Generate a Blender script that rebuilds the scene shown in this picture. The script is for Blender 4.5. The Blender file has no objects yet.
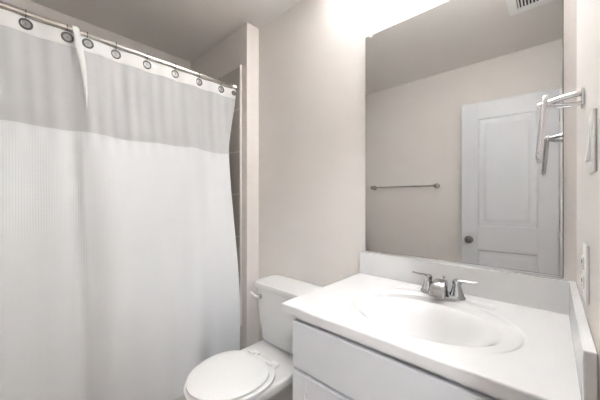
import bpy, bmesh, math, random
from mathutils import Vector, Matrix
from math import sin, cos, pi, radians, exp, sqrt
random.seed(4)
S = bpy.context.scene
COL = S.collection
H = 1.22                                    # camera height

# ------------------------------------------------------------------ camera, world, exposure
cam_d = bpy.data.cameras.new('camera'); cam = bpy.data.objects.new('camera', cam_d); COL.objects.link(cam)
cam_d.sensor_width = 36; cam_d.lens = 16.5; cam_d.clip_start = .01
cam.location = (0, 0, H); cam.rotation_euler = (radians(90), 0, radians(42.5))
S.camera = cam
W = bpy.data.worlds.new('world'); S.world = W; W.use_nodes = True
W.node_tree.nodes['Background'].inputs[0].default_value = (1, .97, .93, 1)
W.node_tree.nodes['Background'].inputs[1].default_value = .3
VANITY_E = 7.0
BULB_E = 112.0        # emission strength of the vanity globes
HALL_FILL_E = 40.0  # strength of the added fill lamp in the hall
S.view_settings.view_transform = 'Standard'; S.view_settings.look = 'None'
S.view_settings.gamma = 1; S.view_settings.use_curve_mapping = False
S.view_settings.exposure = 2.48
S.cycles.max_bounces = 16; S.cycles.diffuse_bounces = 8; S.cycles.transparent_max_bounces = 12

# ------------------------------------------------------------------ key dimensions
CEIL = 2.434
YB = 1.24          # mirror wall
YA = 1.138         # alcove end wall
YF = -.39          # wall behind the camera
XR = .058          # right wall
XJ = -1.534        # face of the jog
XT = -1.603        # outer edge of tiles / tub
XL = -2.347        # long wall behind the tub
CT = .855          # counter top

# ------------------------------------------------------------------ materials
def mat(name, col, rough=.5, metal=0, bump=None, spec=None, **kw):
    m = bpy.data.materials.new(name); m.use_nodes = True
    nt = m.node_tree; b = nt.nodes['Principled BSDF']
    b.inputs['Base Color'].default_value = (*col, 1)
    b.inputs['Roughness'].default_value = rough; b.inputs['Metallic'].default_value = metal
    if spec is not None: b.inputs['Specular IOR Level'].default_value = spec
    if bump:
        sc, st, det = bump
        tc = nt.nodes.new('ShaderNodeTexCoord'); n = nt.nodes.new('ShaderNodeTexNoise')
        n.inputs['Scale'].default_value = sc; n.inputs['Detail'].default_value = det
        bp = nt.nodes.new('ShaderNodeBump'); bp.inputs['Strength'].default_value = st; bp.inputs['Distance'].default_value = .004
        nt.links.new(tc.outputs['Object'], n.inputs['Vector']); nt.links.new(n.outputs['Fac'], bp.inputs['Height'])
        nt.links.new(bp.outputs['Normal'], b.inputs['Normal'])
    return m
def noise_col(m, c1, c2, scale, stretch=(1,1,1), detail=4):
    nt = m.node_tree; b = nt.nodes['Principled BSDF']
    tc = nt.nodes.new('ShaderNodeTexCoord'); mp = nt.nodes.new('ShaderNodeMapping'); mp.inputs['Scale'].default_value = stretch
    n = nt.nodes.new('ShaderNodeTexNoise'); n.inputs['Scale'].default_value = scale; n.inputs['Detail'].default_value = detail
    r = nt.nodes.new('ShaderNodeValToRGB'); r.color_ramp.elements[0].color = (*c1,1); r.color_ramp.elements[1].color = (*c2,1)
    r.color_ramp.elements[0].position = .3; r.color_ramp.elements[1].position = .7
    nt.links.new(tc.outputs['Object'], mp.inputs['Vector']); nt.links.new(mp.outputs[0], n.inputs['Vector'])
    nt.links.new(n.outputs['Fac'], r.inputs[0]); nt.links.new(r.outputs[0], b.inputs['Base Color'])
    return m
WALLC = (.685, .648, .620)
M = {}
M['wall'] = mat('greige_wall_paint', WALLC, .75, bump=(70, .25, 4))
M['ceil'] = mat('ceiling_paint', (.83, .795, .765), .85, bump=(90, .2, 3))
M['trim'] = mat('white_trim_paint', (.75, .745, .735), .4)
M['tiletrim'] = mat('tile_edge_trim', (.72, .68, .63), .35)
M['door'] = mat('white_door_paint', (.585, .597, .62), .4)
M['cab'] = mat('cabinet_paint', (.62, .632, .655), .38)
M['cabin'] = mat('cabinet_inside', (.45, .45, .46), .7)
M['marble'] = mat('cultured_marble', (.67, .67, .675), .14)
M['porc'] = mat('porcelain', (.66, .66, .655), .08)
M['seat'] = mat('seat_plastic', (.76, .76, .755), .16)
M['chrome'] = mat('chrome', (.70, .70, .71), .07, 1)
M['steel'] = mat('brushed_nickel', (.62, .58, .53), .25, 1)
M['rod'] = mat('satin_rod', (.72, .69, .64), .24, 1)
M['darkmetal'] = mat('dark_nickel', (.16, .155, .15), .3, .9)
M['mirror'] = mat('mirror_glass', (.67, .672, .668), .0, 1)
M['mirroredge'] = mat('mirror_edge', (.12, .13, .12), .3)
M['plastic'] = mat('white_plastic', (.80, .79, .77), .35)
M['ventwhite'] = mat('vent_enamel', (.93, .93, .92), .4)
M['disc'] = mat('grommet_disc_metal', (.42, .41, .40), .45, .8)
M['tap'] = mat('polished_tap_metal', (.50, .50, .51), .06, 1)
M['dark'] = mat('dark_slot', (.03, .03, .03), .7)
M['tub'] = mat('tub_enamel', (.82, .82, .81), .12)
M['clip'] = mat('clear_clip', (.8, .8, .78), .15)
M['floor'] = mat('floor_planks', (.3, .26, .23), .45)
noise_col(M['floor'], (.17,.14,.12), (.42,.36,.32), 6, (1, 9, 1), 6)

# tiles
def tile_mat():
    m = mat('shower_tile', (.36,.33,.30), .3); nt = m.node_tree; b = nt.nodes['Principled BSDF']
    tc = nt.nodes.new('ShaderNodeTexCoord'); sx = nt.nodes.new('ShaderNodeSeparateXYZ'); ad = nt.nodes.new('ShaderNodeMath')
    cb = nt.nodes.new('ShaderNodeCombineXYZ'); br = nt.nodes.new('ShaderNodeTexBrick')
    nt.links.new(tc.outputs['Object'], sx.inputs[0]); nt.links.new(sx.outputs[0], ad.inputs[0]); nt.links.new(sx.outputs[1], ad.inputs[1])
    nt.links.new(ad.outputs[0], cb.inputs[0]); nt.links.new(sx.outputs[2], cb.inputs[1]); nt.links.new(cb.outputs[0], br.inputs['Vector'])
    br.inputs['Scale'].default_value = 1; br.inputs['Brick Width'].default_value = .3; br.inputs['Row Height'].default_value = .297
    br.inputs['Mortar Size'].default_value = .003; br.offset = 0
    br.inputs['Color1'].default_value = (.43,.40,.37,1); br.inputs['Color2'].default_value = (.47,.435,.405,1); br.inputs['Mortar'].default_value = (.74,.71,.67,1)
    nt.links.new(br.outputs['Color'], b.inputs['Base Color'])
    return m
M['tile'] = tile_mat()

def cloth(name, col, waffle=0, alpha=0, transl=.25):
    m = bpy.data.materials.new(name); m.use_nodes = True; nt = m.node_tree; nt.nodes.clear()
    out = nt.nodes.new('ShaderNodeOutputMaterial'); d = nt.nodes.new('ShaderNodeBsdfDiffuse'); t = nt.nodes.new('ShaderNodeBsdfTranslucent')
    d.inputs[0].default_value = (*col,1); t.inputs[0].default_value = (*col,1)
    mx = nt.nodes.new('ShaderNodeMixShader'); mx.inputs[0].default_value = transl
    nt.links.new(d.outputs[0], mx.inputs[1]); nt.links.new(t.outputs[0], mx.inputs[2]); last = mx
    if waffle:
        tc = nt.nodes.new('ShaderNodeTexCoord'); sx = nt.nodes.new('ShaderNodeSeparateXYZ'); nt.links.new(tc.outputs['Object'], sx.inputs[0])
        prod = nt.nodes.new('ShaderNodeMath'); prod.operation = 'ADD'
        for i, ax in enumerate((1, 2)):
            k = nt.nodes.new('ShaderNodeMath'); k.operation = 'MULTIPLY'; k.inputs[1].default_value = 2*pi/.0085
            s = nt.nodes.new('ShaderNodeMath'); s.operation = 'SINE'
            nt.links.new(sx.outputs[ax], k.inputs[0]); nt.links.new(k.outputs[0], s.inputs[0]); nt.links.new(s.outputs[0], prod.inputs[i])
        bp = nt.nodes.new('ShaderNodeBump'); bp.inputs['Strength'].default_value = waffle; bp.inputs['Distance'].default_value = .0012
        nt.links.new(prod.outputs[0], bp.inputs['Height']); nt.links.new(bp.outputs[0], d.inputs['Normal'])
    if alpha:
        tr = nt.nodes.new('ShaderNodeBsdfTransparent'); m2 = nt.nodes.new('ShaderNodeMixShader'); m2.inputs[0].default_value = alpha
        nt.links.new(last.outputs[0], m2.inputs[1]); nt.links.new(tr.outputs[0], m2.inputs[2]); last = m2
    nt.links.new(last.outputs[0], out.inputs[0])
    return m
M['cloth'] = cloth('waffle_cloth', (.85,.865,.885), .2, 0, .2)
M['band'] = cloth('band_cloth', (.90,.90,.895), 0, 0, .25)
M['sheer'] = cloth('sheer_voile', (.80,.81,.825), 0, .16, .3)
def emis(name, col, st):
    m = bpy.data.materials.new(name); m.use_nodes = True; b = m.node_tree.nodes['Principled BSDF']
    b.inputs['Base Color'].default_value = (.9,.9,.9,1); b.inputs['Emission Color'].default_value = (*col,1); b.inputs['Emission Strength'].default_value = st
    return m
M['bulb'] = emis('lit_frosted_shade', (.93, .97, 1), VANITY_E)
M['lamp'] = emis('lit_bulb', (.93, .97, 1), BULB_E)
M['hallfill'] = emis('hall_fill_glow', (.94, .975, 1), HALL_FILL_E)  # glow of the added hall fill lamp

# ------------------------------------------------------------------ helpers
def box(bm, x0, x1, y0, y1, z0, z1, bev=0, seg=2):
    r = bmesh.ops.create_cube(bm, size=1)
    vs = r['verts']
    for v in vs:
        v.co = Vector(((x0+x1)/2 + v.co.x*(x1-x0), (y0+y1)/2 + v.co.y*(y1-y0), (z0+z1)/2 + v.co.z*(z1-z0)))
    if bev:
        es = {e for v in vs for e in v.link_edges}
        bmesh.ops.bevel(bm, geom=list(es), offset=bev, segments=seg, profile=.5, affect='EDGES')
def loft(bm, rings, cap=True):
    rs = [[bm.verts.new(p) for p in r] for r in rings]; n = len(rs[0])
    for a, b in zip(rs, rs[1:]):
        for i in range(n): bm.faces.new((a[i], a[(i+1)%n], b[(i+1)%n], b[i]))
    if cap:
        bm.faces.new(rs[0][::-1]); bm.faces.new(rs[-1])
def frame(t):
    t = t.normalized(); u = Vector((0,0,1)) if abs(t.z) < .9 else Vector((0,1,0))
    a = t.cross(u).normalized(); return a, a.cross(t).normalized()
def tube(bm, pts, rad, n=12, closed=False, flat=1.0, cap=True):
    """rad: number or list; flat: scale of the section across the second axis"""
    pts = [Vector(p) for p in pts]; N = len(pts); rings = []
    a0 = None
    for i, p in enumerate(pts):
        t = (pts[(i+1)%N]-pts[i-1]) if closed else (pts[min(i+1,N-1)]-pts[max(i-1,0)])
        t.normalize()
        if a0 is None: a, b = frame(t)
        else:
            a = (a0 - t*a0.dot(t)).normalized(); b = a.cross(t).normalized()
        a0 = a
        r = rad[i] if isinstance(rad, (list, tuple)) else rad
        rings.append([p + a*r*cos(2*pi*k/n) + b*r*flat*sin(2*pi*k/n) for k in range(n)])
    if closed:
        rs = [[bm.verts.new(p) for p in r] for r in rings]
        for i in range(N):
            A, B = rs[i], rs[(i+1)%N]
            for k in range(n): bm.faces.new((A[k], A[(k+1)%n], B[(k+1)%n], B[k]))
    else: loft(bm, rings, cap)
def lathe(bm, prof, origin, axis=(0,0,1), n=24):
    """prof: (r, h) along axis"""
    ax = Vector(axis).normalized(); a, b = frame(ax); o = Vector(origin)
    loft(bm, [[o + ax*h + (a*cos(2*pi*k/n) + b*sin(2*pi*k/n))*max(r,1e-5) for k in range(n)] for r, h in prof])
def obj(name, bm, m, parent=None, ang=38, local=False, kind=None):
    bmesh.ops.recalc_face_normals(bm, faces=bm.faces[:])
    co = [v.co for v in bm.verts]
    if parent is None:
        o0 = Vector(((min(c.x for c in co)+max(c.x for c in co))/2, (min(c.y for c in co)+max(c.y for c in co))/2, min(c.z for c in co)))
    else:
        o0 = Vector((0,0,0)); p = parent
        while p is not None: o0 += Vector(p.location); p = p.parent
        if local: o0 = Vector((0,0,0))
    if not local:
        for v in bm.verts: v.co -= o0
    me = bpy.data.meshes.new(name); bm.to_mesh(me); bm.free()
    me.materials.append(M[m] if isinstance(m, str) else m)
    me.shade_smooth()
    me.set_sharp_from_angle(angle=radians(ang))
    o = bpy.data.objects.new(name, me); COL.objects.link(o)
    wn = o.modifiers.new('face_normals', 'WEIGHTED_NORMAL'); wn.keep_sharp = True; wn.weight = 100
    if parent is None:
        if not local: o.location = o0
    else: o.parent = parent
    if kind: o['kind'] = kind
    return o
def tag(o, label, cat, group=None):
    o['label'] = label; o['category'] = cat
    if group: o['group'] = group
    return o
def thing(name, loc, label, cat, group=None, rz=0):
    o = bpy.data.objects.new(name, None); COL.objects.link(o); o.location = loc; o.rotation_euler = (0,0,rz)
    o.empty_display_size = .05
    return tag(o, label, cat, group)
def part(name, m, parent, f, ang=38, local=False):
    bm = bmesh.new(); f(bm); return obj(name, bm, m, parent, ang, local)
def struct(name, m, *boxes, bev=0, parent=None):
    bm = bmesh.new()
    for b in boxes: box(bm, *b, bev=bev)
    o = obj(name, bm, m, parent)
    o['kind'] = 'structure'
    return o
def sstep(a, b, x):
    t = min(1, max(0, (x-a)/(b-a))); return t*t*(3-2*t)

# ------------------------------------------------------------------ room shell
T = .1
HX = 1.30                                  # far wall of the hall beyond the doorway
DY0, DY1, DZ = -.30, .42, 2.05             # doorway in the right wall
struct('floor', 'floor', (XL-T, HX+T, -1.6, YB+T, -.1, 0))
struct('ceiling', 'ceil', (XL-T, HX+T, -1.6, YB+T, CEIL, CEIL+.1))
struct('wall_back', 'wall', (XJ-.02, XR+T, YB, YB+T, 0, CEIL))
struct('wall_alcove', 'wall', (XL-T, XJ, YA, YB+T-.001, 0, CEIL))
struct('wall_left', 'wall', (XL-T, XL, YF-T, YA, 0, CEIL))
struct('wall_front', 'wall', (XL-T, XR+T, YF-T, YF, 0, CEIL))
struct('wall_right', 'wall', (XR, XR+T, DY1, YB, 0, CEIL), (XR, XR+T, YF, DY0, 0, CEIL), (XR, XR+T, DY0, DY1, DZ, CEIL))
struct('wall_hall', 'wall', (HX, HX+T, -1.6, YB+T, 0, CEIL), (XR+T, HX, YB, YB+T, 0, CEIL), (XR+T, HX, -1.6, -1.5, 0, CEIL),
       (XR, XR+T, -1.6, YF-T, 0, CEIL))
# door casing (jambs and head) around the opening the camera stands in
struct('trim_1', 'trim', (XR-.002, XR+T+.002, DY1-.015, DY1, 0, DZ), (XR-.002, XR+T+.002, DY0, DY0+.015, 0, DZ), (XR-.002, XR+T+.002, DY0, DY1, DZ-.015, DZ),
       (XR-.014, XR, DY1-.01, DY1+.055, 0, DZ+.055), (XR-.014, XR, DY0-.055, DY0+.01, 0, DZ+.055), (XR-.014, XR, DY0, DY1, DZ-.01, DZ+.055))
struct('baseboard_back', 'trim', (XJ+.014, -.70, YB-.013, YB, 0, .09), bev=.003)
struct('baseboard_alcove', 'trim', (XJ, XJ+.013, YA, YB, 0, .09), (XT+.012, XJ+.013, YA-.013, YA, 0, .09), bev=.003)
struct('baseboard_front', 'trim', (XT+.012, XR-.016, YF, YF+.013, 0, .09), bev=.003)
# tile surround inside the alcove, with its pale edge trim
TZ = 2.157
struct('wall_tiled', 'tile', (XL, XT, YA-.010, YA, .37, TZ), (XL, XL+.010, YF+.010, YA-.010, .37, TZ), (XL, XT, YF, YF+.010, .37, TZ))
struct('trim_2', 'tiletrim', (XT, XT+.011, YA-.012, YA, .345, TZ), (XT, XT+.011, YF, YF+.012, .345, TZ))

# ------------------------------------------------------------------ bathtub
def rrect(x0, x1, y0, y1, r, z, n=6):
    pts = []
    for cx, cy, a in ((x1-r,y1-r,0), (x0+r,y1-r,90), (x0+r,y0+r,180), (x1-r,y0+r,270)):
        for k in range(n+1):
            t = radians(a + 90*k/n); pts.append((cx+r*cos(t), cy+r*sin(t), z))
    return pts
tub = thing('bathtub', ((XL+XT)/2, (YA+YF)/2, 0), 'white bathtub hidden behind the shower curtain in the tiled alcove', 'bathtub')
def f(bm):
    a, b, c, d = XL+.012, XT-.004, YF+.012, YA-.012
    loft(bm, [rrect(a,b,c,d,.01,0), rrect(a,b,c,d,.01,.36), rrect(a+.004,b-.004,c+.004,d-.004,.012,.368),
              rrect(a+.06,b-.07,c+.09,d-.08,.10,.368), rrect(a+.07,b-.08,c+.10,d-.09,.11,.355), rrect(a+.11,b-.12,c+.22,d-.14,.12,.08), rrect(a+.16,b-.16,c+.28,d-.2,.1,.06)])
part('tub_shell', 'tub', tub, f, 30)
part('tub_drain', 'chrome', tub, lambda bm: lathe(bm, [(.0,0),(.03,0),(.03,.004),(.0,.005)], ((XL+XT)/2, YA-.32, .061)))

# ------------------------------------------------------------------ curtain rod
RX, RZ = -1.651, H+.793
rod = thing('shower_rod', (RX, (YA+YF)/2, RZ), 'round satin metal curtain rod spanning the tub alcove under the ceiling', 'curtain rod')
part('rod_tube', 'rod', rod, lambda bm: tube(bm, [(RX, YF+.03, RZ), (RX, YA-.03, RZ)], .0125, 20))
part('rod_sleeve', 'rod', rod, lambda bm: tube(bm, [(RX, YF+.03, RZ), (RX, .235, RZ)], .0138, 20))
for yy, s in ((YA-.010, -1), (YF+.010, 1)):
    part('end_cap', 'rod', rod, lambda bm: lathe(bm, [(.0,0),(.026,0),(.026,.012),(.021,.02),(.016,.032),(.016,.04),(0,.04)], (RX, yy, RZ), (0,s,0)))

# ------------------------------------------------------------------ shower curtain
ZT, ZS, ZW, ZB = RZ-.018, RZ-.078, RZ-.487, .10       # top of band, top of sheer, top of waffle cloth, hem
def prof(y, z):
    """offset in x of the hanging cloth: broad soft folds, growing downwards"""
    g = sstep(RZ, 1.2, z)
    a = .006*sin(y*2*pi/.155+.6)*(1-.7*g)
    b = (.018*sin(y*2*pi/.37+1.1) + .009*sin(y*2*pi/.21+2.3+.5*sin(z*1.3)))*g
    q = y-.250-.03*(RZ-z)
    c = .034*(exp(-(q/.030)**2) if q < 0 else exp(-(q/.075)**2))*(.35+.65*sstep(RZ-1.2, RZ-.25, z))*(.45+.55*sstep(RZ-.02, RZ-.3, z))
    tiny = .0022*sin(y*2*pi/.061+1.2*sin(4*z)+2*z)*sstep(RZ, RZ-.15, z)*(1-sstep(ZW+.02, ZW-.10, z))
    out = .09*sstep(RZ-.2, .45, z)                      # swings out over the tub apron
    return RX + .004 + a + b + c + tiny + out
def edge(z):
    return 1.122 - .060*sstep(ZT, ZW, z) + .030*sstep(ZW, .45, z)
Y0c = YF+.06
def cloth_sheet(bm, z0, z1, nz, th, ny=420):
    rows = []
    for side in (0, 1):
        rr = []
        for j in range(nz+1):
            z = z0+(z1-z0)*j/nz
            r = []
            for i in range(ny+1):
                u = i/ny; y = Y0c+(edge(z)-Y0c)*u
                sag = 0
                if z0 > 1.9: sag = -.002*abs(sin(pi*(y-.0743)/.152))*(1 if j == nz else .5)
                if z < ZW+.02: sag += .004*sin(y*11)+.003*sin(y*23+1)
                if z1 < z0 and abs(z-ZB) < .03: sag += 0
                r.append(bm.verts.new((prof(y, z) + (th/2 if side == 0 else -th/2), y, z+sag)))
            rr.append(r)
        rows.append(rr)
    for side in (0, 1):
        for j in range(nz):
            for i in range(ny):
                q = (rows[side][j][i], rows[side][j][i+1], rows[side][j+1][i+1], rows[side][j+1][i])
                bm.faces.new(q if side == 0 else q[::-1])
    for j in (0, nz):
        for i in range(ny): bm.faces.new((rows[0][j][i], rows[0][j][i+1], rows[1][j][i+1], rows[1][j][i]))
    for i in (0, ny):
        for j in range(nz): bm.faces.new((rows[0][j][i], rows[0][j+1][i], rows[1][j+1][i], rows[1][j][i]))
cur = thing('shower_curtain', (RX, (YA+YF)/2, ZB), 'white waffle shower curtain with grey sheer upper panel hanging from the rod', 'curtain')
part('waffle_panel', 'cloth', cur, lambda bm: cloth_sheet(bm, ZW+.012, ZB, 46, .0016), 60)['label'] = 'white waffle-weave lower panel'
bm = bmesh.new()                                             # one sheet of voile
ny, nz = 420, 18; rr = []
for j in range(nz+1):
    z = ZS+.004+(ZW-ZS-.0)*j/nz; r = []
    for i in range(ny+1):
        y = Y0c+(edge(z)-Y0c)*i/ny; r.append(bm.verts.new((prof(y, z)-.0004, y, z)))
    rr.append(r)
for j in range(nz):
    for i in range(ny): bm.faces.new((rr[j][i], rr[j][i+1], rr[j+1][i+1], rr[j+1][i]))
obj('sheer_panel', bm, 'sheer', cur, 60)['label'] = 'grey sheer see-through upper panel'
part('top_band', 'band', cur, lambda bm: cloth_sheet(bm, ZT, ZS-.004, 4, .0026), 60)['label'] = 'opaque white band along the top'
# the overlap strip that loops over the rod
def f(bm):
    pts = [(RX-.020, .236, RZ-.05), (RX-.019, .237, RZ), (RX-.010, .237, RZ+.016), (RX+.008, .238, RZ+.017), (RX+.020, .239, RZ+.004), (RX+.032, .242, RZ-.03), (RX+.038, .249, RZ-.08),
           (RX+.041, .258, RZ-.14), (RX+.041, .266, RZ-.20), (RX+.038, .272, RZ-.27), (RX+.032, .276, RZ-.36)]
    wd = [.012,.013,.013,.013,.013,.013,.013,.012,.010,.007,.003]
    rings = []
    for (x,y,z), w in zip(pts, wd):
        rings.append([(x+.001*k_, y+dy*w, z) for dy, k_ in ((-1,0),(-.6,4),(0,6),(.6,4),(1,0),(.6,-1),(0,1),(-.6,-1))])
    loft(bm, rings)
part('overlap_strip', 'band', cur, f, 60)['label'] = 'narrow white strip looped over the rod'
GY = [-.226, -.076, .0743, .209, .284, .402, .549, .702, .852, 1.0096, 1.104]
GZ = RZ-.046
for y in GY:
    x = prof(y, GZ)+.002
    r = .019 if y < 1.05 else .013
    part('grommet', 'darkmetal', cur, lambda bm: tube(bm, [(x+.001, y+r*cos(2*pi*k/28), GZ+r*sin(2*pi*k/28)) for k in range(28)], .0042, 10, True))['label'] = 'dark metal ring set in the band'
    part('grommet_disc', 'disc', cur, lambda bm: lathe(bm, [(r-.002,-.001),(r-.003,.0012),(r*.45,.002),(r*.4,.0005),(0,.0005)], (x, y, GZ), (1,0,0)))
words = ['eleventh', 'tenth', 'ninth', 'eighth', 'seventh', 'sixth', 'fifth', 'fourth', 'third', 'second', 'nearest']
for y, w in zip(GY, words):
    xg = prof(y, GZ)
    bm = bmesh.new()
    xb = xg-.005
    ptsh = [(RX+.0155,y,RZ), (RX+.012,y,RZ+.011), (RX,y,RZ+.0165), (RX-.012,y,RZ+.011), (RX-.017,y,RZ), (RX-.015,y,RZ-.016), (xb-.012,y,RZ-.030), (xb-.006,y,GZ-.002),
            (xb,y,GZ-.005), (xg+.006,y,GZ-.004), (xg+.007,y,GZ+.003), (xb,y,GZ+.010), (xb-.003,y,RZ-.026), (RX+.012,y,RZ-.0115)]
    tube(bm, ptsh, .0015, 8, True)
    lab = ('thin wire curtain hook on the rod nearest the tiled end wall' if w == 'nearest'
           else f'thin wire curtain hook on the rod, {w} from the tiled end wall')
    tag(obj('curtain_hook', bm, 'darkmetal'), lab, 'hook', 'wire hooks holding the shower curtain')

# ------------------------------------------------------------------ toilet
TX = -1.105
toi = thing('toilet', (TX, .86, 0), 'white two-piece toilet with closed lid between curtain and vanity', 'toilet')
def egg(z, yf, yb, w, n=48, p=2.4, cx=TX, split=.44):
    yc = yb-(yb-yf)*split; pts = []
    for k in range(n):
        t = 2*pi*k/n; c, s = cos(t), sin(t)
        if c >= 0: x = w*s*1.0; y = yc-(yc-yf)*c
        else:
            x = w*math.copysign(abs(s)**(2/p), s); y = yc+(yb-yc)*abs(c)**(2/p)
        pts.append((cx+x, y, z))
    return pts
def rim(z, yf, yb, w, wb, r=.05, n=26):
    """front half ellipse running straight back to a squared-off shelf"""
    yc = yf+.27; pts = []
    for k in range(n+1):
        t = pi*k/n - pi/2; pts.append((TX+w*sin(t), yc-(yc-yf)*cos(t), z))
    for cx, a in ((wb-r, 0), (-wb+r, 90)):
        for k in range(7):
            t = radians(a+15*k); pts.append((TX+cx+r*cos(t), yb-r+r*sin(t), z))
    return pts
def f(bm):
    loft(bm, [rim(0,.66,1.13,.105,.10), rim(.02,.66,1.13,.107,.10), rim(.07,.68,1.11,.098,.095), rim(.17,.675,1.10,.105,.10), rim(.24,.63,1.14,.130,.12), rim(.29,.58,1.19,.155,.15),
              rim(.330,.545,1.212,.174,.178), rim(.345,.535,1.214,.179,.184), rim(.366,.523,1.215,.183,.180), rim(.376,.522,1.215,.183,.180), rim(.382,.530,1.208,.176,.173)])
part('bowl', 'porc', toi, f, 50)
def f(bm):
    loft(bm, [egg(.382,.545,.90,.162), egg(.387,.545,.90,.162), egg(.387,.522,.923,.184), egg(.389,.520,.925,.186), egg(.401,.520,.925,.186), egg(.4045,.528,.915,.179)])
part('seat', 'seat', toi, f, 50)
def f(bm):
    loft(bm, [egg(.4045,.555,.86,.152), egg(.4095,.553,.862,.155), egg(.4095,.532,.886,.175), egg(.412,.530,.888,.177), egg(.420,.530,.888,.177), egg(.426,.540,.88,.167), egg(.4295,.585,.84,.130), egg(.431,.66,.78,.06)])
part('seat_lid', 'seat', toi, f, 50)
for s in (-1, 1):
    part('hinge', 'seat', toi, lambda bm: (box(bm, TX+s*.075-.022, TX+s*.075+.022, .905, .950, .3825, .402, .006), tube(bm, [(TX+s*.075-.024, .905, .409),(TX+s*.075+.024, .905, .409)], .008, 12)))
def f(bm):
    loft(bm, [rrect(TX-.14,TX+.14,1.09,1.195,.05,.382), rrect(TX-.14,TX+.14,1.09,1.195,.05,.391), rrect(TX-.180,TX+.180,1.056,1.212,.045,.392), rrect(TX-.187,TX+.187,1.050,1.213,.045,.402), rrect(TX-.205,TX+.205,1.036,1.216,.04,.55), rrect(TX-.215,TX+.215,1.030,1.218,.04,.700)])
part('tank', 'porc', toi, f, 50)
def f(bm):
    def q(d, z): return [(x,y,z) for x,y,_ in rrect(TX-.226+d,TX+.226-d,1.016+d,1.224-d,.04,z)]
    loft(bm, [q(.010,.701), q(.002,.705), q(0,.710), q(0,.726), q(.004,.734), q(.014,.738)])
part('tank_lid', 'porc', toi, f, 40)
def f(bm):
    hx = TX-.152; hz = .658
    lathe(bm, [(0,0),(.015,0),(.015,.008),(.011,.016),(.0,.017)], (hx, 1.031, hz), (0,-1,0))
h = part('flush_handle', 'chrome', toi, f)
part('lever', 'plastic', h, lambda bm: tube(bm, [(TX-.152,1.0135,.658), (TX-.164,1.008,.659), (TX-.185,1.006,.664), (TX-.214,1.010,.671)], [.006,.0068,.0065,.0075], 10))['label'] = 'white lever'
for s in (-1, 1):
    part('bolt_cap', 'plastic', toi, lambda bm: lathe(bm, [(.012,0),(.012,.006),(.008,.012),(0,.014)], (TX+s*.120, .90, .0)))

# ------------------------------------------------------------------ vanity cabinet
VX0, VX1, VF = -.674, .050, .705
van = thing('vanity_cabinet', ((VX0+VX1)/2, .97, 0), 'pale grey painted vanity cabinet with false drawer front under white sink top', 'cabinet')
def f(bm):
    box(bm, VX0, VX0+.016, VF+.018, YB-.016, 0.0, CT-.032); box(bm, VX1-.016, VX1, VF+.018, YB-.016, 0.0, CT-.032)
    box(bm, VX0+.016, VX1-.016, YB-.028, YB-.016, .10, CT-.032); box(bm, VX0+.016, VX1-.016, VF+.018, YB-.028, .09, .106)
    box(bm, VX0+.016, VX1-.016, VF+.075, VF+.09, 0, .09)
part('carcass', 'cab', van, f)
def f(bm):
    box(bm, VX0, VX0+.04, VF, VF+.018, .09, CT-.032); box(bm, VX1-.04, VX1, VF, VF+.018, .09, CT-.032)
    for z0, z1 in ((CT-.075, CT-.032), (.615, .66), (.09, .13)): box(bm, VX0+.04, VX1-.04, VF, VF+.018, z0, z1)
part('face_frame', 'cab', van, f)
part('drawer_front', 'cab', van, lambda bm: box(bm, VX0+.010, VX1-.010, VF-.019, VF-.0005, .645, CT-.053, .003))
def shaker(bm, x0, x1, z0, z1, y):
    st = .055
    box(bm, x0, x0+st, y-.019, y, z0, z1, .0025); box(bm, x1-st, x1, y-.019, y, z0, z1, .0025)
    box(bm, x0+st, x1-st, y-.019, y, z1-st, z1, .0025); box(bm, x0+st, x1-st, y-.019, y, z0, z0+st, .0025)
    box(bm, x0+st-.004, x1-st+.004, y-.010, y-.003, z0+st-.004, z1-st+.004)
xm = (VX0+VX1)/2
for x0, x1 in ((VX0+.010, xm-.0015), (xm+.0015, VX1-.010)):
    part('cabinet_door', 'cab', van, lambda bm: shaker(bm, x0, x1, .105, .632, VF-.0005))

# ------------------------------------------------------------------ sink top: one moulded piece with bowl, backsplash and sidesplash
CX0, CX1, CY0, CY1 = -.712, XR-.001, .676, YB-.002
SX, SY = -.308, .915
top = thing('vanity_countertop', ((CX0+CX1)/2, (CY0+CY1)/2, CT-.032), 'white moulded vanity top with oval sink bowl, backsplash and sidesplash', 'countertop')
def hgt(x, y):
    # shallow oval shoulder, then the bowl
    e1 = sqrt(((x-SX)/.256)**2+((y-SY)/.212)**2)
    e2 = sqrt(((x-SX)/.200)**2+((y-(SY-.012))/.150)**2)
    h = -.0095*(1-sstep(.960, 1.010, e1))*sstep(.75, .93, y)
    if e2 < 1.10:
        d = min(1, max(0, (1.07-e2)/1.07))
        h -= .136*(1-(1-sstep(0, 1, d**.80))**1.25)
    # faint soap ledges both sides of the tap
    for sx in (-.125, .125):
        ex = abs(x-(SX+sx))/.045; ey = abs(y-1.135)/.022
        h -= .0022*(1-sstep(.82, 1.0, max(ex, ey)))
    # rounded front edge
    for d in (y-CY0, x-CX0):
        if d < .006: h -= .006-sqrt(max(0, .006**2-(.006-d)**2))
    return h
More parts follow.
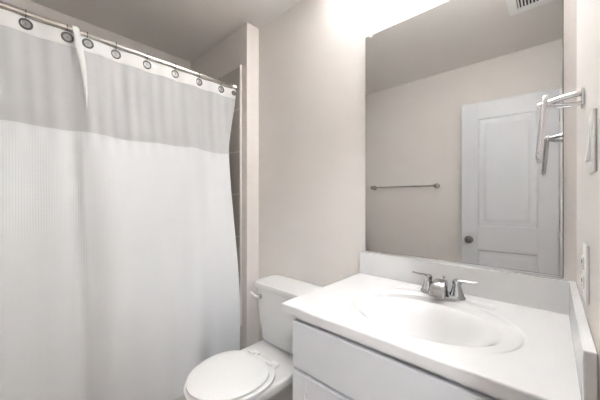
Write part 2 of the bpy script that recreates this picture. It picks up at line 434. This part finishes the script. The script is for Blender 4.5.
def f(bm):
    def axis(a, b, st):
        n = int((b-a)/st); L = [a+(b-a)*i/n for i in range(n+1)]
        return L
    xs = [CX0, CX0+.0008, CX0+.002, CX0+.004] + axis(CX0+.006, CX1, .0045)
    ys = [CY0, CY0+.0008, CY0+.002, CY0+.004] + axis(CY0+.006, CY1, .0045)
    g = [[bm.verts.new((x, y, CT+hgt(x, y))) for x in xs] for y in ys]
    for j in range(len(ys)-1):
        for i in range(len(xs)-1): bm.faces.new((g[j][i], g[j][i+1], g[j+1][i+1], g[j+1][i]))
    # skirt and underside (open over the bowl)
    rim = [g[0][i] for i in range(len(xs))] + [g[j][-1] for j in range(1, len(ys))] + [g[-1][i] for i in range(len(xs)-2, -1, -1)] + [g[j][0] for j in range(len(ys)-2, 0, -1)]
    low = [bm.verts.new((v.co.x, v.co.y, CT-.0315)) for v in rim]; n = len(rim)
    for i in range(n): bm.faces.new((rim[i], low[i], low[(i+1)%n], rim[(i+1)%n]))
    inn = [bm.verts.new((min(max(v.co.x, CX0+.06), CX1-.04), min(max(v.co.y, CY0+.05), CY1-.05), CT-.0315)) for v in low]
    for i in range(n):
        try: bm.faces.new((low[i], inn[i], inn[(i+1)%n], low[(i+1)%n]))
        except Exception: pass
    bmesh.ops.remove_doubles(bm, verts=inn, dist=1e-5)
part('basin_slab', 'marble', top, f, 50)
SPZ = H-.258
part('backsplash', 'marble', top, lambda bm: box(bm, CX0, CX1, YB-.022, YB-.002, CT-.001, SPZ, .003, 3))
part('sidesplash', 'marble', top, lambda bm: box(bm, XR-.019, XR-.001, CY0+.002, YB-.022, CT-.001, SPZ, .003, 3))
part('drain', 'chrome', top, lambda bm: lathe(bm, [(.0,0),(.022,0),(.022,.004),(.017,.005),(.015,.002),(.012,.002),(.012,.008),(0,.010)], (SX, SY-.012, CT-.1445)))

# ------------------------------------------------------------------ tap
FX, FY = -.309, 1.140
fau = thing('sink_faucet', (FX, FY, CT), 'chrome two-handle sink faucet standing on the white vanity top', 'faucet')
def f(bm):
    def ov(a, b, z): return [(FX+math.copysign(abs(cos(t))**.75, cos(t))*a, FY+sin(t)*b, z) for t in [2*pi*k/40 for k in range(40)]]
    z = CT+.0005
    loft(bm, [ov(.078,.027,z), ov(.079,.028,z+.004), ov(.078,.027,z+.010), ov(.073,.023,z+.015)])
part('base_plate', 'tap', fau, f)
def f(bm):
    path = [(.014,.013,.017,.012), (.010,.038,.017,.013), (.000,.053,.0185,.0125), (-.020,.058,.021,.011), (-.042,.053,.0240,.010), (-.058,.040,.0265,.0095), (-.066,.024,.0285,.0085), (-.068,.013,.0290,.0075)]
    rings = []
    for i, (dy, dz, w, h) in enumerate(path):
        a = path[max(i-1,0)]; b = path[min(i+1,len(path)-1)]
        t = Vector((0, b[0]-a[0], b[1]-a[1])).normalized(); up = Vector((0, -t.z, t.y))*(-1)
        c = Vector((FX, FY+dy, CT+dz))
        rings.append([c + Vector((1,0,0))*w*math.copysign(abs(cos(q))**.5, cos(q)) + up*h*math.copysign(abs(sin(q))**.6, sin(q)) for q in [2*pi*k/28 for k in range(28)]])
    loft(bm, rings)
part('spout', 'tap', fau, f, 45)
part('lift_rod', 'tap', fau, lambda bm: (tube(bm, [(FX,FY+.022,CT+.012),(FX,FY+.022,CT+.062)], .0022, 8), lathe(bm, [(0,0),(.004,.001),(.0055,.005),(.004,.009),(0,.010)], (FX,FY+.022,CT+.062))))
for s in (-1, 1):
    hx = FX+s*.050
    h = part('handle', 'tap', fau, lambda bm: lathe(bm, [(0,.012),(.0235,.012),(.024,.018),(.020,.026),(.0175,.036),(.0150,.044),(.0135,.052),(.0150,.058),(.0145,.066),(.009,.072),(0,.0735)], (hx,FY,CT)))
    def f(bm):
        tube(bm, [(hx-s*.004,FY,CT+.064),(hx+s*.012,FY+.001,CT+.068),(hx+s*.030,FY+.003,CT+.068),(hx+s*.048,FY+.005,CT+.067),(hx+s*.064,FY+.006,CT+.070)],
             [.010,.0085,.0070,.0060,.0066], 12, flat=.62)
    part('lever', 'tap', h, f)

# ------------------------------------------------------------------ mirror
MX0, MX1, MZ0, MZ1 = -.686, .0255, SPZ+.006, H+.809
mir = thing('wall_mirror', ((MX0+MX1)/2, YB-.004, MZ0), 'large frameless wall mirror above the vanity backsplash', 'mirror')
part('mirror_backing', 'mirroredge', mir, lambda bm: box(bm, MX0-.0012, MX1+.0022, YB-.0048, YB-.0006, MZ0-.001, MZ1+.001))
part('mirror_glass', 'mirror', mir, lambda bm: box(bm, MX0, MX1, YB-.0085, YB-.0050, MZ0, MZ1), 10)
for x in (-.655, -.03):
    part('clip', 'clip', mir, lambda bm: (box(bm, x-.008, x+.008, YB-.0135, YB-.0092, MZ1-.012, MZ1+.006, .002), box(bm, x-.008, x+.008, YB-.0135, YB-.0006, MZ1+.0014, MZ1+.010, .002),
         lathe(bm, [(0,0),(.004,0),(.003,.002),(0,.0025)], (x, YB-.0132, MZ1+.004), (0,-1,0))))['label'] = 'clear plastic mirror clip'
part('bottom_channel', 'chrome', mir, lambda bm: box(bm, -.60, MX1, YB-.0125, YB-.0092, MZ0-.003, MZ0+.006, .0008))['label'] = 'thin metal channel under the glass'

# ------------------------------------------------------------------ vanity light (above the mirror, outside the frame)
VLX, VLZ = -.315, 2.275
vl = thing('vanity_light', (VLX, YB, VLZ), 'lit four-shade vanity light bar on the wall above the mirror', 'lamp')
part('backplate', 'steel', vl, lambda bm: box(bm, VLX-.34, VLX+.34, YB-.024, YB-.001, VLZ-.045, VLZ+.045, .006))
for dx in (-.285, -.095, .095, .285):
    part('arm', 'steel', vl, lambda bm: (tube(bm, [(VLX+dx,YB-.02,VLZ+.01),(VLX+dx,YB-.06,VLZ-.015),(VLX+dx,YB-.10,VLZ-.030)], .008, 12), lathe(bm, [(0,-.045),(.020,-.040),(.026,-.024),(.024,-.018),(0,-.018)], (VLX+dx,YB-.10,VLZ))))
    part('glass_shade', 'bulb', vl, lambda bm: lathe(bm, [(0,-.017),(.024,-.017),(.036,0),(.046,.03),(.056,.075),(.053,.075),(.043,.03),(.033,.004),(0,-.010)], (VLX+dx,YB-.10,VLZ)))['label'] = 'lit frosted shade, open at the top'
    part('light_bulb', 'lamp', vl, lambda bm: lathe(bm, [(0,-.009),(.012,-.009),(.013,.006),(.024,.03),(.026,.042),(.020,.056),(.008,.064),(0,.065)], (VLX+dx,YB-.10,VLZ)))

# ------------------------------------------------------------------ towel ring on the right wall
RY, RTZ = .955, H+.247
trg = thing('towel_ring', (XR, RY, RTZ), 'chrome towel ring with long loop on the right wall by the mirror', 'towel ring')
part('wall_plate', 'chrome', trg, lambda bm: box(bm, XR-.006, XR-.0005, RY-.021, RY+.021, RTZ-.021, RTZ+.021, .003))
def f(bm):
    tube(bm, [(XR-.005,RY,RTZ+.012), (XR-.022,RY,RTZ+.0115), (XR-.045,RY,RTZ+.008), (XR-.066,RY,RTZ+.002), (XR-.080,RY,RTZ-.001)], [.0065,.0072,.0072,.0062,.0058], 14)
    tube(bm, [(XR-.005,RY,RTZ-.012), (XR-.022,RY,RTZ-.0115), (XR-.045,RY,RTZ-.009), (XR-.066,RY,RTZ-.005), (XR-.078,RY,RTZ-.002)], [.0055,.0060,.0060,.0056,.0052], 14)
    lathe(bm, [(0,-.009),(.006,-.008),(.0085,0),(.006,.008),(0,.009)], (XR-.079,RY,RTZ-.001), (1,0,0), 16)
part('post', 'chrome', trg, f, 40)
def f(bm):
    cx, cz = XR-.071, RTZ+.007
    pts = []
    w, h, r = .072, .150, .024
    for (yy, zz, a) in ((w-r, -r, 0), (-w+r, -r, 90), (-w+r, -h+r, 180), (w-r, -h+r, 270)):
        for k in range(9):
            t = radians(a+90*k/8); y = yy+r*cos(t); z = zz+r*sin(t)
            pts.append((cx + z*.085 - y*.012, RY+y, cz+z))
    tube(bm, pts, .0052, 12, True)
part('ring', 'chrome', trg, f, 60)

# ------------------------------------------------------------------ switch plate and outlet on the right wall
SWY, SWZ = .738, H+.105
sw = thing('light_switch', (XR, SWY, SWZ), 'white light switch plate high on the right wall', 'light switch')
part('cover_plate', 'plastic', sw, lambda bm: box(bm, XR-.006, XR-.0005, SWY-.036, SWY+.036, SWZ-.056, SWZ+.056, .002))
part('rocker', 'plastic', sw, lambda bm: loft(bm, [[(XR-.0058,SWY-.016,z_) , (XR-.0058,SWY+.016,z_), (x_,SWY+.016,z_), (x_,SWY-.016,z_)] for z_, x_ in ((SWZ-.033,XR-.0125),(SWZ,XR-.0085),(SWZ+.033,XR-.007))]), 20)
OY, OZ = .868, H-.158
ou = thing('wall_outlet', (XR, OY, OZ), 'white electrical outlet low on the right wall above the sidesplash', 'outlet')
part('cover_plate', 'plastic', ou, lambda bm: box(bm, XR-.006, XR-.0005, OY-.036, OY+.036, OZ-.062, OZ+.062, .002))
for s in (-1, 1):
    r = part('receptacle', 'plastic', ou, lambda bm: box(bm, XR-.0095, XR-.0055, OY-.016, OY+.016, OZ+s*.021-.014, OZ+s*.021+.014, .003))
    part('slots', 'dark', r, lambda bm: (box(bm, XR-.0099, XR-.0092, OY-.0075, OY-.0055, OZ+s*.021-.003, OZ+s*.021+.007), box(bm, XR-.0099, XR-.0092, OY+.0055, OY+.0075, OZ+s*.021-.003, OZ+s*.021+.006), box(bm, XR-.0099, XR-.0092, OY-.002, OY+.002, OZ+s*.021-.010, OZ+s*.021-.006)))

# ------------------------------------------------------------------ things seen in the mirror
# open door resting near the wall behind the camera
DW, DH, DT = .625, 2.03, .035
hx, hy = XR-.018, YF+.072
dirv = Vector((-.571-.037, (1.24*2-2.734)-(1.24*2-2.79)))       # hinge towards knob
ang = math.atan2(dirv.y, dirv.x)
door = bpy.data.objects.new('door_1', None); COL.objects.link(door); door.location = (hx, hy, 0); door.rotation_euler = (0,0,ang)
door['kind'] = 'structure'; door['label'] = 'white two-panel door standing open against the wall, seen in the mirror'
# local: x from hinge to knob, y through the door; the side with -y faces the mirror
def panel_side(bm, z0, z1, y, s):
    x0, x1 = .12, DW-.12
    steps = [(0,0),(.010,-.007),(.022,-.009),(.040,-.009),(.056,-.002),(.06,-.002)]
    loft(bm, [[(x0+d, y+s*h, z0+d), (x1-d, y+s*h, z0+d), (x1-d, y+s*h, z1-d), (x0+d, y+s*h, z1-d)] for d, h in steps], False)
    d = .06; bm.faces.new([bm.verts.new(p) for p in ((x0+d,y-s*.002,z0+d),(x1-d,y-s*.002,z0+d),(x1-d,y-s*.002,z1-d),(x0+d,y-s*.002,z1-d))])
def f(bm):
    zz = [.012, .24, .80, 1.00, 1.905, DH+.012]
    xs = [0, .12, DW-.12, DW]
    for y, s in ((0, -1), (DT, 1)):
        pass
    # rails and stiles
    box(bm, 0, .12, 0, DT, .012, DH+.012, .002); box(bm, DW-.12, DW, 0, DT, .012, DH+.012, .002)
    for a, b in ((.012,.24),(.80,1.00),(1.905,DH+.012)): box(bm, .12, DW-.12, 0, DT, a, b)
    for a, b in ((.24,.80),(1.00,1.905)):
        panel_side(bm, a, b, 0, -1); panel_side(bm, a, b, DT, 1)
part('door_slab', 'door', door, f, 25, True)
for yv, s in ((0, -1), (DT, 1)):
    k = part('door_knob', 'darkmetal', door, lambda bm: lathe(bm, [(0,0),(.031,0),(.032,.004),(.026,.009),(.011,.012),(.010,.024),(.020,.028),(.027,.037),(.026,.047),(.016,.053),(0,.054)], (DW-.055, yv, .880), (0,s,0)), 40, True)
    k['label'] = 'round dark metal door knob'
part('latch_plate', 'steel', door, lambda bm: box(bm, DW-.0005, DW+.0012, DT/2-.012, DT/2+.012, .857, .913), 40, True)
for z in (.22, 1.03, 1.84):
    part('hinge', 'steel', door, lambda bm: tube(bm, [(-.006, -.004, z-.044), (-.006, -.004, z+.044)], .0055, 10), 40, True)

# towel bar
BX0, BX1, BY, BZ = -1.478, -.812, YF+.062, H+.136
tb = thing('towel_bar', ((BX0+BX1)/2, YF, BZ), 'brushed metal towel bar on the opposite wall, seen in the mirror', 'towel bar')
part('bar', 'steel', tb, lambda bm: tube(bm, [(BX0, BY, BZ), (BX1, BY, BZ)], .008, 14))
for x in (BX0+.006, BX1-.006):
    part('bracket', 'steel', tb, lambda bm: (lathe(bm, [(0,0),(.026,0),(.026,.006),(.018,.012),(.012,.03),(.013,.048),(.017,.056),(.017,.070),(.010,.077),(0,.078)], (x, YF+.0008, BZ), (0,1,0))))

# ceiling vent
vx0, vx1, vy0, vy1 = -.205, .045, .208, .460
vent = thing('ceiling_vent', ((vx0+vx1)/2, (vy0+vy1)/2, CEIL), 'square white slotted exhaust vent on the ceiling, seen in the mirror', 'vent')
def f(bm):
    z0, z1 = CEIL-.014, CEIL-.0005; b = .045
    box(bm, vx0, vx1, vy0, vy0+b, z0, z1, .003); box(bm, vx0, vx1, vy1-b, vy1, z0, z1, .003)
    box(bm, vx0, vx0+b, vy0+b, vy1-b, z0, z1, .003); box(bm, vx1-b, vx1, vy0+b, vy1-b, z0, z1, .003)
part('vent_frame', 'ventwhite', vent, f)
part('vent_duct', 'dark', vent, lambda bm: box(bm, vx0+.03, vx1-.03, vy0+.03, vy1-.03, CEIL-.004, CEIL-.0005))
n = 10
for i in range(n):
    x = vx0+.045+(vx1-vx0-.09)*(i+.5)/n
    part('slat', 'ventwhite', vent, lambda bm: box(bm, x-.0035, x+.0035, vy0+.045, vy1-.045, CEIL-.012, CEIL-.003))

# added fill lamp in the unseen hall, brightens the room through the doorway
hl = thing('hall_fill_light', (.74, -.62, CEIL), 'added dome-shaped fill light in the unseen hall beyond the doorway', 'lamp')
part('base', 'steel', hl, lambda bm: lathe(bm, [(0,0),(.15,0),(.15,-.02),(0,-.02)], (.74,-.62,CEIL-.0005)))
part('dome', 'hallfill', hl, lambda bm: lathe(bm, [(0,-.021),(.135,-.021),(.13,-.045),(.10,-.075),(.05,-.092),(0,-.097)], (.74,-.62,CEIL)))
